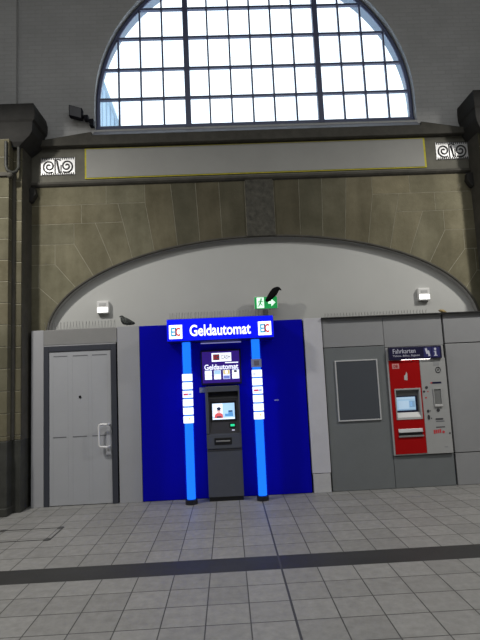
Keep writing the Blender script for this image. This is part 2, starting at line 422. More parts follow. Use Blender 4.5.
struct(wall_with_arch('w', 'reveal', 7.34, 7.56, WR + 0.03, 4.9, WX0, WX1, CZ, WZ0).build('trim_5', 'reveal'))

# frieze band
fr = struct(MB().box(PL - 1.5, PR + 1.5, 7.14, 7.5, 4.56, 5.14).build('wall_frieze', 'frieze_stone'))
MB().box(-1.985, 3.135, 7.125, 7.139, 4.632, 5.10).build('painted_border', 'yellow_border', fr)
MB().box(-1.96, 3.105, 7.118, 7.124, 4.648, 5.088).build('painted_board', 'painted_board', fr)
# ledge under the window, with raking ends
struct(MB().prism([(PL, 5.12), (PL, 5.19), (-1.86, 5.325), (-1.86, 5.27), (3.07, 5.27), (3.07, 5.325), (PR, 5.20), (PR, 5.12)], 7.04, 7.20).build('trim_1', 'dark_stone', bevel=0.01))
struct(MB().xprism([(7.045, 5.272), (7.235, 5.462), (7.30, 5.462), (7.30, 5.272)], -1.85, 3.06).build('trim_2', 'sill_paint', bevel=0.004))
# cornice under the frieze
struct(MB().xprism([(7.15, 4.525), (7.12, 4.54), (7.10, 4.56), (7.10, 4.59), (7.15, 4.605)], PL, PR).build('trim_3', 'dark_stone'))
for x, s in ((PL, 1), (PR, -1)):
    c = MB().prism([(x, 4.28), (x + s * 0.04, 4.30), (x + s * 0.10, 4.40), (x + s * 0.08, 4.50), (x, 4.50)], 7.05, 7.15)
    struct(c.build('trim_corbel', 'capital_stone', bevel=0.008))

# stone wall: shaped blocks over a mortar bed, arch below
EA, EB, EZ = 3.14, 1.345, 2.3326
def ez(d): return EZ + EB * math.sqrt(max(0, 1 - (d / EA) ** 2))
def arch_segment(d0, d1, n=6): return [(d0 + (d1 - d0) * i / n, ez(d0 + (d1 - d0) * i / n)) for i in range(n + 1)]
DL, DR = CX - PL, PR - CX
def blocks(dm):
    J = [None, ((min(3.25, dm - 0.04), 3.03), 2.97), ((3.02, 3.365), 2.72), ((2.745, 3.66), 2.465), ((2.435, 3.965), 2.18), ((2.10, 4.25), 1.90), ((1.70, 4.25), 1.58)]
    top = 4.54; B = []
    B.append([(dm, 2.0), (dm, 3.03), J[1][0]] + arch_segment(2.97, 3.14, 10) + [(3.14, 2.0)])
    B.append([J[1][0], (J[1][0][0], 3.365), J[2][0]] + arch_segment(2.72, 2.97))
    B.append([J[2][0], (3.02, 3.66), J[3][0]] + arch_segment(2.465, 2.72))
    B.append([J[3][0], (2.745, 3.965), J[4][0]] + arch_segment(2.18, 2.465))
    B.append([J[4][0], (2.03, 3.965)] + arch_segment(1.90, 2.18))
    B.append([(2.03, 3.965), J[5][0], J[6][0]] + arch_segment(1.58, 1.90))
    B.append([J[6][0], (1.70, top), (1.32, top)] + arch_segment(1.24, 1.58))
    B.append([(1.32, top), (0.95, top)] + arch_segment(0.91, 1.24))
    B.append([(0.95, top), (0.60, top)] + arch_segment(0.58, 0.91))
    B.append([(0.60, top), (0.215, top)] + arch_segment(0.215, 0.58))
    B.append([(dm, 3.03), (dm, 3.365), (J[1][0][0], 3.365), J[1][0]])
    B.append([(dm, 3.365), (dm, 3.66), (3.02, 3.66), (3.02, 3.365)])
    B.append([(dm, 3.66), (dm, 3.965), (2.745, 3.965), (2.745, 3.66)])
    B.append([(dm, 3.965), (dm, 4.25), (2.635, 4.25), (2.635, 3.965)])
    B.append([(2.635, 3.965), (2.635, 4.25), (2.10, 4.25), (2.03, 3.965)])
    B.append([(dm, 4.25), (dm, top), (2.27, top), (2.27, 4.25)])
    B.append([(2.27, 4.25), (2.27, top), (1.70, top), (1.70, 4.25)])
    return B
def inset(poly, g):
    """shrink a polygon by g along its edge normals"""
    n = len(poly); P = [Vector((*p, 0)) for p in poly]
    a = sum(P[i].x * P[(i + 1) % n].y - P[(i + 1) % n].x * P[i].y for i in range(n))
    s = 1 if a > 0 else -1; out = []
    for i in range(n):
        e1 = (P[i] - P[i - 1]).normalized(); e2 = (P[(i + 1) % n] - P[i]).normalized()
        n1 = Vector((-e1.y, e1.x, 0)) * s; n2 = Vector((-e2.y, e2.x, 0)) * s
        k = n1 + n2; d = max(0.35, k.dot(n1)); q = P[i] + k / d * g
        out.append((q.x, q.y))
    return out
CROWN_TONE = lambda d: 0.52 if d < 0.6 else 0.56 if d < 1.0 else 0.66 if d < 1.4 else 0.82 if d < 1.75 else 1.0   # block tone, darker in steps towards the keystone
st = MB()
for dm, s in ((DL, -1), (DR, 1)):
    for B in blocks(dm):
        t = random.uniform(0.92, 1.12) * CROWN_TONE(sum(d for d, z in B) / len(B)); w = random.uniform(-0.03, 0.03)
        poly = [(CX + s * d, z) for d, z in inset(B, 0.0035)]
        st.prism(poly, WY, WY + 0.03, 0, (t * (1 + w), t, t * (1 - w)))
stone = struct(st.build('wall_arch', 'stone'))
# mortar bed and body of the wall behind the blocks
mb = MB(); n = 60
for s, dm in ((-1, DL), (1, DR)):
    for i in range(n):
        d0, d1 = 3.14 * math.sin(PI / 2 * i / n), 3.14 * math.sin(PI / 2 * (i + 1) / n)
        mb.prism([(CX + s * d0, ez(d0)), (CX + s * d1, ez(d1)), (CX + s * d1, 4.56), (CX + s * d0, 4.56)], WY + 0.003, NY - 0.02)
    mb.prism([(CX + s * 3.14, 0), (CX + s * (dm + 1.2), 0), (CX + s * (dm + 1.2), 4.56), (CX + s * 3.14, 4.56)], WY + 0.003, NY - 0.02)
mb.build('mortar_bed', 'mortar', stone)
MB().prism([(CX - 0.21, 4.54)] + [(CX + x, ez(x) - 0.01) for x in (-0.21, -0.1, 0, 0.1, 0.21)] + [(CX + 0.21, 4.54)], WY - 0.025, WY + 0.03).build('keystone', 'carved_stone', stone, bevel=0.01)
# outer stretches of the stone wall beyond the piers
for x0, x1, nm in ((WX0, PL - 1.1, 'wall_bay_left'), (PR + 1.1, WX1, 'wall_bay_right')):
    struct(MB().box(x0, x1, WY, NY, 0, 4.9).build(nm, 'hall'))
# plastered soffit of the arch and its dark edge roll
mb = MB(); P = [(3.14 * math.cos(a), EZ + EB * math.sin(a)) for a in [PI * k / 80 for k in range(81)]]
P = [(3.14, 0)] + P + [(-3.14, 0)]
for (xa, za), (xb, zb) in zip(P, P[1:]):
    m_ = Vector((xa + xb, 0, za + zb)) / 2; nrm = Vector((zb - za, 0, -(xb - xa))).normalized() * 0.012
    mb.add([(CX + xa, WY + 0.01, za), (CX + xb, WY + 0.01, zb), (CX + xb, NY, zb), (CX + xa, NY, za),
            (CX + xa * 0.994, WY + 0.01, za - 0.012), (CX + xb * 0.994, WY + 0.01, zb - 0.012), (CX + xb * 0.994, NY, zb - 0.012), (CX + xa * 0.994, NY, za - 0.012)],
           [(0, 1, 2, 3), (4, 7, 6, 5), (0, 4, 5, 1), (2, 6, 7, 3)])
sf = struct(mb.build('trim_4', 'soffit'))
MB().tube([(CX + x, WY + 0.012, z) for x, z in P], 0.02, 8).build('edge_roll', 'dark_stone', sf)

# piers with capitals
def pier(name, s, xi, ov, du):
    """s=-1: pier on the left whose inner side faces +x"""
    root = struct(empty(name, (xi + s * 0.8, 6.9, 0)))
    X = lambda d: xi + s * d           # d: distance outwards from the inner edge
    core = MB(); sh = MB()
    def bx(m, d0, d1, y0, y1, z0, z1, t=1.0): m.box(min(X(d0), X(d1)), max(X(d0), X(d1)), y0, y1, z0, z1, 0, t)
    bx(core, 0.006, 1.2, 6.806, 7.15, 0.93, 5.05); bx(core, 0.121, 1.2, 6.656, 7.15, 0.93, 5.05)
    zs = [0.93] + [4.21 - 0.293 * k for k in range(11, -1, -1) if 4.21 - 0.293 * k > 0.98] + [4.50, 4.79, 5.05]
    for i, (a, b) in enumerate(zip(zs, zs[1:])):
        t = random.uniform(0.66, 0.88); w = random.uniform(-0.03, 0.03)
        bx(sh, 0, 0.3, 6.8, 7.15, a + 0.004, b - 0.004, t * 0.9)
        w1 = 0.55 if i % 2 else 0.9
        bx(sh, 0.115, w1 - 0.004, 6.65, 7.15, a + 0.004, b - 0.004, (t * (1 + w), t, t * (1 - w)))
        t = random.uniform(0.66, 0.88)
        bx(sh, w1 + 0.004, 1.2, 6.65, 7.15, a + 0.004, b - 0.004, t)
    sh.build('shaft', 'stone', root, bevel=0.006); core.build('mortar_core', 'mortar', root)
    # dark rounded rolls in the re-entrant angles
    MB().cyl(X(0.108), 6.788, 0.93, 4.62, 0.030, 16).build('angle_roll', 'dark_stone', root)
    r2_ = MB(); bx(r2_, -0.004, 0.02, 6.82, 7.15, 0.9, 5.05); r2_.build('inner_lining', 'dark_stone', root)
    pl = MB(); bx(pl, -0.008, 1.2, 6.79, 7.15, 0, 0.93); bx(pl, 0.105, 1.2, 6.635, 7.15, 0, 0.93); bx(pl, 0.09, 1.2, 6.60, 7.15, 0, 0.10)
    pl.build('plinth', 'plinth_stone', root, bevel=0.008)
    mo = MB(); bx(mo, 0.115, 1.2, 6.615, 6.655, 4.50, 4.56); mo.build('string_moulding', 'dark_stone', root, bevel=0.01)
    # capital: stacked rings of a stepped and curved profile
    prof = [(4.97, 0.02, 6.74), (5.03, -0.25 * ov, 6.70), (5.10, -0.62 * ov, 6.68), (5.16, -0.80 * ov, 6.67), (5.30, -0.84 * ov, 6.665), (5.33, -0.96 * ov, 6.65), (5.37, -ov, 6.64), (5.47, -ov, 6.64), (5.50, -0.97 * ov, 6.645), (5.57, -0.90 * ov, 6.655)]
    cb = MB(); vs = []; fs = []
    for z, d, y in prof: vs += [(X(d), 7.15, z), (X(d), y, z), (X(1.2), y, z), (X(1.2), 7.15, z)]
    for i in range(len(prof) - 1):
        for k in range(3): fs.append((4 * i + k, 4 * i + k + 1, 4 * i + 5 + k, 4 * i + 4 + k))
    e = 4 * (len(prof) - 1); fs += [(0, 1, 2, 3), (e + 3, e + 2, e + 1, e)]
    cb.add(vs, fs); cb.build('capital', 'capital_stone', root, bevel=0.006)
    # U-shaped bracket roll below the capital
    U = [(X(0.150), 6.63, 5.0), (X(0.150), 6.63, 4.66), (X(0.130), 6.63, 4.59), (X(0.085), 6.66, 4.56), (X(0.045), 6.72, 4.60), (X(0.03), 6.76, 4.68), (X(0.03), 6.76, 5.0)]
    br = MB().tube(U, 0.022, 10); br.build('bracket', 'plinth_stone', root)
    kb = MB(); 
    for k in range(6):
        a0, a1 = PI * k / 6, PI * (k + 1) / 6
        kb.cyl(X(0.10), 6.65, 4.52 - 0.045 * math.cos(a0), 4.52 - 0.045 * math.cos(a1), 0.045 * math.sin(a0) + 1e-4, 14, 0, 0.045 * math.sin(a1) + 1e-4)
    kb.build('bracket_knob', 'dark_stone', root)
    # wall pier above the capital
    ub = MB(); bx(ub, du, 1.2, 7.07, 7.15, 5.5, CZ); ub.build('upper_pier', 'brick', root)
    return root
pier('pillar_left', -1, PL, 0.237, 0.205)['label'] = 'stepped sandstone pier with dark capital left of the grey door'
pier('pillar_right', 1, PR, 0.10, 0.7)['label'] = 'stepped sandstone pier with dark capital at the right end of the arch'

# window
win = struct(empty('window_1', (WCX, 7.27, 5.46)), 'large arched steel window full of bright sky')
W0 = 5.46; hw = 2.42
zb = [5.945, 6.43, 6.945, 7.435, 7.92]
ox = [(hw * math.cos(a) + WCX, WZC + hw * math.sin(a)) for a in [PI * k / 64 for k in range(65)]]
fm = MB()
fm.tube([(WCX + hw, 7.27, W0)] + [(x, 7.27, z) for x, z in ox] + [(WCX - hw, 7.27, W0)], 0.032, 8)
fm.box(WCX - hw - 0.03, WCX + hw + 0.03, 7.235, 7.31, W0 - 0.02, W0 + 0.045)
fm.build('frame', 'window_steel', win)
def half(z): return hw if z < WZC else math.sqrt(max(0, hw * hw - (z - WZC) ** 2))
def ztop(x): return WZC + math.sqrt(max(0, hw * hw - (x - WCX) ** 2))
bars = MB()
for z in zb: bars.box(WCX - half(z), WCX + half(z), 7.245, 7.295, z - 0.017, z + 0.017)
for x in (-1.487, -1.147, -0.804, -0.094, 0.244, 0.575, 0.907, 1.249, 1.99, 2.339, 2.684): bars.box(x - 0.0135, x + 0.0135, 7.25, 7.29, W0, ztop(x))
bars.build('glazing_bars', 'window_steel', win)
for x in (-0.433, 1.617): MB().box(x - 0.042, x + 0.042, 7.225, 7.315, W0, ztop(x)).build('mullion', 'window_steel', win, bevel=0.004)
gp = [(WCX + hw, W0)] + ox + [(WCX - hw, W0)]
MB().add([(x, 7.272, z) for x, z in gp], [tuple(range(len(gp)))]).build('glass', 'glass', win)

# core of the kiosk front that carries the panels
struct(MB().box(PL + 0.03, PR - 0.02, 7.09, 7.14, 0, 2.385).box(CX - 3.1, CX + 3.1, 7.14, NY - 0.005, 0, 2.385).build('wall_kiosk', 'gap'))

# ------------------------------------------------------------------ cladding panels, left
PY = 7.02
def slab(name, label, x0, x1, z0, z1, m, y=PY, th=0.045, bevel=0.003, cat='wall panel', group=None):
    o = MB().box(x0, x1, y, y + th, z0, z1).build(name, m, None, bevel, loc=((x0 + x1) / 2, y + th, z0))
    return tag(o, label, cat, group)
slab('metal_cladding', 'narrow pale grey post panel between the stone pier and the grey door', -2.722, -2.552, 0, 2.395, 'panel_light')
slab('metal_cladding', 'low brushed grey header panel above the dark door frame', -2.548, -1.534, 2.182, 2.39, 'panel_header', PY - 0.01, 0.055)
slab('metal_cladding', 'tall plain light grey panel between the grey door and the blue wall', -1.53, -1.222, 0, 2.403, 'panel_light')

# door
door = struct(empty('door_1', (-2.05, 7.02, 0)), 'closed grey metal door in a dark frame')
MB().box(-2.548, -2.48, PY - 0.005, PY + 0.045, 0, 2.165).box(-1.625, -1.55, PY - 0.005, PY + 0.045, 0, 2.165).box(-2.48, -1.625, PY - 0.005, PY + 0.045, 2.09, 2.165).build('frame', 'door_frame', door, 0.003)
MB().box(-2.548, -1.55, PY - 0.006, PY + 0.04, 2.166, 2.181).build('frame_edge', 'panel_light', door)
leaf = MB().box(-2.477, -1.628, PY + 0.008, PY + 0.045, 0.008, 2.088).build('leaf', 'door_paint', door, 0.003)
g = MB()
for x0, x1 in ((-2.418, -2.226), (-2.15, -1.945), (-1.884, -1.678)): g.box(x0, x1, PY + 0.006, PY + 0.0085, 2.014, 2.028).box(x0 - 0.008, x1 - 0.02, PY + 0.006, PY + 0.0085, 0.905, 0.919)
g.build('slot', 'groove', leaf)
g = MB()
for x in (-2.425, -2.222, -2.158, -1.942, -1.892, -1.676): g.box(x - 0.004, x + 0.004, PY + 0.0072, PY + 0.0085, 0.06, 2.02)
g.build('groove', 'groove_soft', leaf)
MB().disc(-2.054, 1.451, PY - 0.002, PY + 0.009, 0.017).build('spyhole', 'atm_black', leaf)
MB().box(-1.700, -1.640, PY - 0.002, PY + 0.009, 0.64, 1.03).build('lock_plate', 'door_paint', leaf, 0.003)
MB().disc(-1.672, 0.72, PY - 0.008, PY - 0.001, 0.017).build('keyhole', 'steel', leaf)
hb = MB(); hx0, hx1, hz0, hz1, hy = -1.783, -1.655, 0.765, 1.066, PY - 0.07
pts = [(hx1, PY, hz1), (hx1, hy + 0.02, hz1), (hx1 - 0.015, hy, hz1), (hx0 + 0.03, hy, hz1), (hx0 + 0.008, hy, hz1 - 0.008), (hx0, hy, hz1 - 0.03), (hx0, hy, hz0 + 0.03), (hx0 + 0.008, hy, hz0 + 0.008), (hx0 + 0.03, hy, hz0), (hx1 - 0.015, hy, hz0), (hx1, hy + 0.02, hz0), (hx1, PY, hz0)]
hb.tube(pts, 0.013, 10); hb.build('pull_handle', 'handle_white', leaf)

# ------------------------------------------------------------------ blue cash machine booth
bp_ = tag(MB().box(-1.216, 1.088, PY, PY + 0.045, 0.006, 2.398).build('booth_board', 'blue_panel', None, 0.003, loc=(-0.06, PY + 0.045, 0.006)), 'large glossy blue wall panel behind the cash machine', 'wall panel')

sg = thing('fascia_sign', 'lit blue fascia sign reading Geldautomat above the cash machine', 'sign', (-0.075, 7.02, 2.13))
SX0, SX1, SZ0, SZ1, SY = -0.795, 0.648, 2.130, 2.432, 6.68
MB().box(SX0, SX1, SY + 0.02, PY - 0.004, SZ0 - 0.005, SZ1 + 0.004).build('housing', 'blue_edge', sg, 0.004)
MB().box(SX0 + 0.004, SX1 - 0.004, SY, SY + 0.019, SZ0 + 0.006, SZ1 - 0.004).build('face', 'blue_sign', sg, 0.003)
text('lettering', 'Geldautomat', -0.486, 0.335, 2.192, 2.345, SY - 0.003, 'lit_white', sg, bold=0.018)
for x0, x1, z0 in ((-0.762, -0.586, 2.166), (0.436, 0.612, 2.166)):
    lg = MB().box(x0, x1, SY - 0.004, SY - 0.0005, z0, z0 + 0.186).build('card_logo', 'lit_white', sg)
    w = x1 - x0
    text('logo_letter', 'E', x0 + 0.026, x0 + 0.080, z0 + 0.035, z0 + 0.15, SY - 0.0065, 'ec_cyan', lg, bold=0.018)
    MB().box(x0 + 0.081, x0 + 0.098, SY - 0.0065, SY - 0.0045, z0 + 0.035, z0 + 0.15).build('logo_bar', 'ec_navy', lg)
    text('logo_letter', 'C', x0 + 0.090, x0 + 0.150, z0 + 0.035, z0 + 0.15, SY - 0.0085, 'ec_red', lg, bold=0.025)
MB().box(-0.36, 0.205, 6.965, 6.985, 2.104, 2.118).build('lamp_tube', 'lamp_bar', sg, 0.004)

def lit_column(x, label, sticks, extra):
    y = 6.78; r = 0.071
    c = thing('light_column', label, 'lit column', (x, y, 0), 'lit columns of the cash machine')
    MB().cyl(x, y, 0.06, SZ0 - 0.006, r, 40).build('tube', 'tinted_tube', c)
    MB().cyl(x, y, 0.065, SZ0 - 0.012, r - 0.015, 32).build('glowing_core', 'tube_core', c)
    MB().cyl(x, y, 0.0, 0.06, 0.080, 40).build('foot', 'tube_base', c, 0.004)
    for i, (z0, z1, kind) in enumerate(sticks):
        s = MB().arcband(x, y, r + 0.001, -PI / 2 - 1.15, -PI / 2 + 1.15, z0, z1, 0.003, 10).build('card_sticker', 'sticker' if kind != 'grey' else 'sticker_grey', c)
        h = z1 - z0
        def band(a0, a1, f0, f1, m, name='card_mark'): MB().arcband(x, y, r + 0.0045, -PI / 2 + a0, -PI / 2 + a1, z0 + h * f0, z0 + h * f1, 0.002, 4).build(name, m, s)
        if kind == 'bar': band(-0.75, -0.2, 0.3, 0.55, 'mark_pale')
        if kind == 'redblue': band(-0.8, 0.1, 0.35, 0.62, 'mark_red'); band(0.15, 0.75, 0.4, 0.6, 'mark_blue'); band(-0.8, 0.8, 0.12, 0.22, 'mark_pale')
        if kind == 'dot': band(0.1, 0.35, 0.5, 0.75, 'mark_yellow')
        if kind == 'line': band(-0.6, 0.6, 0.42, 0.52, 'mark_pale')
        if kind == 'grey': band(-0.45, 0.45, 0.2, 0.8, 'mark_dark')
    return c
zl = [(1.600 - 0.111 * k, 1.692 - 0.111 * k) for k in range(6)]
lit_column(-0.545, 'glowing blue column with six white card stickers left of the cash machine', [(*z, k) for z, k in zip(zl, ('', 'line', 'redblue', '', 'line', 'dot'))], False)
zr = [(1.612 - 0.112 * k, 1.706 - 0.112 * k) for k in range(6)]
lit_column(0.393, 'glowing blue column with a dim grey sticker above six white ones, right of the cash machine', [(1.742, 1.852, 'grey')] + [(*z, k) for z, k in zip(zr, ('bar', '', 'redblue', '', 'line', 'dot'))], True)

# lightbox poster above the machine
lb = thing('lightbox_poster', 'dark purple lit poster with card logos above the cash machine screen', 'lit sign', (-0.09, 7.02, 1.53))
MB().box(-0.372, 0.192, 6.975, PY - 0.001, 1.532, 2.012).build('housing', 'box_frame', lb, 0.004)
MB().box(-0.35, 0.17, 6.969, 6.975, 1.555, 1.99).build('face', 'lightbox', lb)
py = 6.967
p_ = MB().box(-0.214, 0.058, py - 0.002, py, 1.848, 1.968).build('logo_board', 'lit_white', lb)
MB().box(-0.195, -0.105, py - 0.004, py - 0.0025, 1.868, 1.950).build('logo_tile', 'mark_dark', p_)
text('logo_letter', 'EC', -0.188, -0.112, 1.880, 1.938, py - 0.006, 'ec_red', p_, bold=0.02, depth=0.002)
text('logo_letter', 'CASH', -0.085, 0.045, 1.880, 1.938, py - 0.004, 'mark_dark', p_, bold=0.01, depth=0.002)
text('lettering', 'Geldautomat', -0.320, 0.150, 1.738, 1.812, py - 0.002, 'lit_white', lb, bold=0.015)
MB().box(-0.03, 0.152, py - 0.0035, py - 0.0005, 1.822, 1.834).build('header_stripe', 'lit_white', lb)
for x, top, bot in ((-0.316, 'sticker', 'sticker'), (-0.190, 'screen_sky', 'sticker'), (-0.064, 'mark_yellow', 'mark_blue'), (0.062, 'sticker', 'sticker')):
    c_ = MB().box(x, x + 0.095, py - 0.002, py, 1.604, 1.728).build('card_logo', 'sticker', lb)
    MB().box(x + 0.004, x + 0.091, py - 0.004, py - 0.0022, 1.672, 1.724).build('card_mark', top, c_)
    MB().box(x + 0.004, x + 0.091, py - 0.004, py - 0.0022, 1.655, 1.664).build('card_mark', 'mark_pale', c_)
    MB().box(x + 0.004, x + 0.091, py - 0.004, py - 0.0022, 1.608, 1.650).build('card_mark', bot, c_)
MB().disc(-0.017, 1.70, py - 0.0055, py - 0.0042, 0.022).build('card_mark', 'lit_white', lb)
MB().box(0.088, 0.128, py - 0.0055, py - 0.0042, 1.69, 1.722).build('card_mark', 'mark_dark', lb)

# cash machine
AX0, AX1, AY = -0.318, 0.150, 6.83
atm = thing('cash_machine', 'grey floor standing cash machine with a lit screen between two blue columns', 'cash machine', (-0.085, 6.93, 0))
b_ = MB()
b_.box(AX0, AX1, AY, PY - 0.003, 0.055, 0.665)                      # lower door
b_.box(AX0 + 0.004, AX1 - 0.004, AY + 0.012, PY - 0.003, 0.665, 0.68)
b_.box(AX0, AX1, AY, PY - 0.003, 0.68, 0.868)                       # drawer block
b_.box(AX0, AX0 + 0.038, AY, PY - 0.003, 0.88, 1.507); b_.box(AX1 - 0.022, AX1, AY, PY - 0.003, 0.88, 1.507)
b_.box(AX0 + 0.038, AX1 - 0.022, AY, PY - 0.003, 1.435, 1.507)
b_.box(AX0 + 0.004, AX1 - 0.004, AY + 0.01, PY - 0.003, 0.868, 0.88)
b_.build('body', 'atm_body', atm, 0.004)
MB().box(AX0 + 0.006, AX1 - 0.006, AY + 0.02, PY - 0.003, 0.0, 0.054).build('kick_plate', 'atm_black', atm)
# recessed operating panel, leaning back
MB().xprism([(AY + 0.01, 0.88), (AY + 0.075, 1.34), (AY + 0.12, 1.436), (PY - 0.004, 1.436), (PY - 0.004, 0.88)], AX0 + 0.038, AX1 - 0.022).build('operating_panel', 'atm_dark', atm)
def onp(z): return AY + 0.01 + (z - 0.88) * 0.065 / 0.46            # face of the leaning panel
def flat(x0, x1, z0, z1, off):                                      # thin plate lying on the leaning panel
    m = MB(); vs = []
    for k in (off + 0.002, off):
        for x, z in ((x0, z0), (x1, z0), (x1, z1), (x0, z1)): vs.append((x, onp(z) - k, z))
    return m.add(vs, [(0, 1, 2, 3), (7, 6, 5, 4), (0, 4, 5, 1), (1, 5, 6, 2), (2, 6, 7, 3), (3, 7, 4, 0)])
flat(-0.258, 0.098, 1.03, 1.305, 0.0).build('bezel', 'atm_black', atm)
scn = flat(-0.231, 0.072, 1.062, 1.276, 0.0025).build('screen', 'screen_sky', atm)
def onscreen(poly, m, off): 
    q = MB(); n_ = len(poly)
    vs = [(x, onp(z) - off, z) for x, z in poly] + [(x, onp(z) - off + 0.0004, z) for x, z in poly]
    q.add(vs, [tuple(range(n_)), tuple(range(2 * n_ - 1, n_ - 1, -1))] + [(i, (i + 1) % n_, n_ + (i + 1) % n_, n_ + i) for i in range(n_)])
    return q.build('screen_picture', m, scn)
el = lambda cx_, cz, rx, rz, n_=16: [(cx_ + rx * math.cos(2 * PI * k / n_), cz + rz * math.sin(2 * PI * k / n_)) for k in range(n_)]
onscreen([(-0.229, 1.064), (0.07, 1.064), (0.07, 1.082), (-0.229, 1.082)], 'screen_white', 0.0052)
onscreen([(-0.229, 1.10), (-0.09, 1.10), (-0.09, 1.274), (-0.229, 1.274)], 'screen_white', 0.0052)
onscreen([(-0.205, 1.082), (-0.085, 1.082), (-0.092, 1.13), (-0.12, 1.15), (-0.165, 1.15), (-0.195, 1.13)], 'screen_red', 0.0058)
onscreen([(-0.175, 1.085), (-0.105, 1.085), (-0.11, 1.105), (-0.17, 1.105)], 'screen_dark', 0.0064)
onscreen(el(-0.142, 1.178, 0.024, 0.034), 'screen_skin', 0.0064)
onscreen(el(-0.142, 1.208, 0.028, 0.018), 'screen_dark', 0.0070)
onscreen([(-0.164, 1.182), (-0.120, 1.182), (-0.120, 1.192), (-0.164, 1.192)], 'screen_dark', 0.0070)
onscreen([(-0.06, 1.10), (0.05, 1.10), (0.05, 1.135), (-0.06, 1.135)], 'screen_blue', 0.0058)
onscreen([(-0.015, 1.135), (0.045, 1.135), (0.045, 1.178), (-0.015, 1.178)], 'screen_blue', 0.0058)
onscreen([(-0.012, 1.160), (0.042, 1.160), (0.042, 1.176), (-0.012, 1.176)], 'screen_dark', 0.0064)
flat(-0.005, 0.078, 0.945, 1.01, 0.0).build('card_reader', 'atm_black', atm)
flat(0.008, 0.064, 0.966, 0.994, 0.0025).build('card_slot_light', 'green_light', atm)
flat(0.025, 0.062, 0.910, 0.922, 0.0).build('card_mark', 'mark_pale', atm)
MB().box(-0.216, 0.016, AY - 0.004, AY + 0.001, 0.730, 0.822).build('cash_slot', 'atm_black', atm, 0.003)
MB().box(-0.195, -0.005, AY - 0.010, AY - 0.003, 0.770, 0.788).build('slot_shutter', 'steel', atm, 0.002)
MB().box(AX0 - 0.001, AX1 + 0.001, AY - 0.006, AY, 0.655, 0.668).build('drawer_lip', 'atm_dark', atm)
MB().box(0.635, 0.695, PY - 0.006, PY - 0.0005, 1.274, 1.283).build('glint_strip', 'lamp_body', bp_)['label'] = 'tiny white strip drawn as a glint'  # glint on the blue panel drawn as a thin white strip
MB().box(-0.402, -0.322, 7.008, PY - 0.0005, 1.43, 1.50).build('notice_tag', 'panel_mid', bp_, 0.002)['label'] = 'small grey tag'

# ------------------------------------------------------------------ white post and cladding, right
tag(MB().box(1.104, 1.358, PY - 0.02, PY + 0.045, 0.262, 2.404).build('cladding_post', 'post_white', None, 0.004, loc=(1.23, PY + 0.045, 0.262)), 'tall whitish post panel between the blue wall and the dark grey panel', 'wall panel')
bs = tag(MB().box(1.112, 1.350, PY - 0.02, PY + 0.045, 0.0, 0.254).build('cladding_post', 'post_base', None, 0.004, loc=(1.23, PY + 0.045, 0)), 'short white base block under the whitish post, right of the blue wall', 'wall panel')
TOP = 2.385
slab('metal_cladding', 'short upper grey panel above the framed notice board', 1.372, 2.237, 1.978, TOP, 'panel_mid')
slab('metal_cladding', 'short upper grey panel above the red ticket machine', 2.243, 3.086, 1.944, TOP, 'panel_mid')
slab('metal_cladding', 'tall dark grey panel carrying the framed notice board', 1.372, 2.240, 0.004, 1.968, 'panel_dark')
slab('metal_cladding', 'low dark grey panel beneath the red ticket machine', 2.246, 3.086, 0.004, 0.432, 'panel_dark')
slab('metal_cladding', 'short upper grey panel at the far right, right of the ticket machine top', 3.112, 3.768, 1.968, TOP, 'panel_mid')
slab('metal_cladding', 'tall grey panel directly right of the ticket machine', 3.112, 3.768, 0.444, 1.955, 'panel_mid')
slab('metal_cladding', 'low grey panel at the far right below the tall one', 3.112, 3.768, 0.004, 0.432, 'panel_mid')
tag(MB().box(1.36, 3.77, PY - 0.055, PY + 0.06, TOP + 0.001, TOP + 0.016).build('coping_strip', 'gap', None, loc=(2.56, PY + 0.02, TOP)), 'thin dark coping strip along the top of the right grey panels', 'coping')

nb = thing('notice_board', 'dark empty notice board in a thin pale frame on the dark grey panel', 'notice board', (1.81, PY, 0.94))
MB().box(1.529, 2.097, PY - 0.014, PY - 0.001, 0.958, 1.769).build('board', 'board_dark', nb)
f_ = MB()
f_.box(1.510, 1.529, PY - 0.020, PY - 0.001, 0.940, 1.786).box(2.097, 2.116, PY - 0.020, PY - 0.001, 0.940, 1.786).box(1.529, 2.097, PY - 0.020, PY - 0.001, 0.940, 0.958).box(1.529, 2.097, PY - 0.020, PY - 0.001, 1.769, 1.786)
f_.build('frame', 'alu', nb, 0.002)

# ------------------------------------------------------------------ ticket machine
TY = 6.985
tm = thing('ticket_machine', 'red and white ticket machine with navy header and blue display', 'ticket machine', (2.66, 7.06, 0.44))
bd = MB()
bd.box(2.246, 3.076, TY + 0.006, 7.063, 0.444, 0.93); bd.box(2.246, 3.076, TY + 0.006, 7.063, 1.352, 1.76)
bd.box(2.246, 2.32, TY + 0.006, 7.063, 0.93, 1.352); bd.box(2.684, 3.076, TY + 0.006, 7.063, 0.93, 1.352)
bd.box(2.247, 3.076, TY + 0.03, 7.063, 1.76, 1.936)
bd.box(2.32, 2.684, 7.05, 7.063, 0.93, 1.352)
bd.build('housing', 'tm_white', tm, 0.003)
rp = MB()
rp.box(2.268, 2.704, TY, TY + 0.0055, 0.462, 0.928); rp.box(2.268, 2.704, TY, TY + 0.0055, 1.356, 1.75)
rp.box(2.268, 2.318, TY, TY + 0.0055, 0.928, 1.356); rp.box(2.686, 2.704, TY, TY + 0.0055, 0.928, 1.356)
rp.build('red_front', 'tm_red', tm)
MB().box(2.71, 3.068, TY + 0.001, TY + 0.0055, 0.45, 1.75).build('white_front', 'tm_white', tm)
hd = MB().box(2.280, 3.022, TY - 0.032, 7.063, 1.757, 1.935).build('header', 'tm_navy', tm, 0.004)
hy_ = TY - 0.0335
text('lettering', 'Fahrkarten', 2.33, 2.65, 1.845, 1.910, hy_, 'tm_text', hd, bold=0.0, depth=0.002)
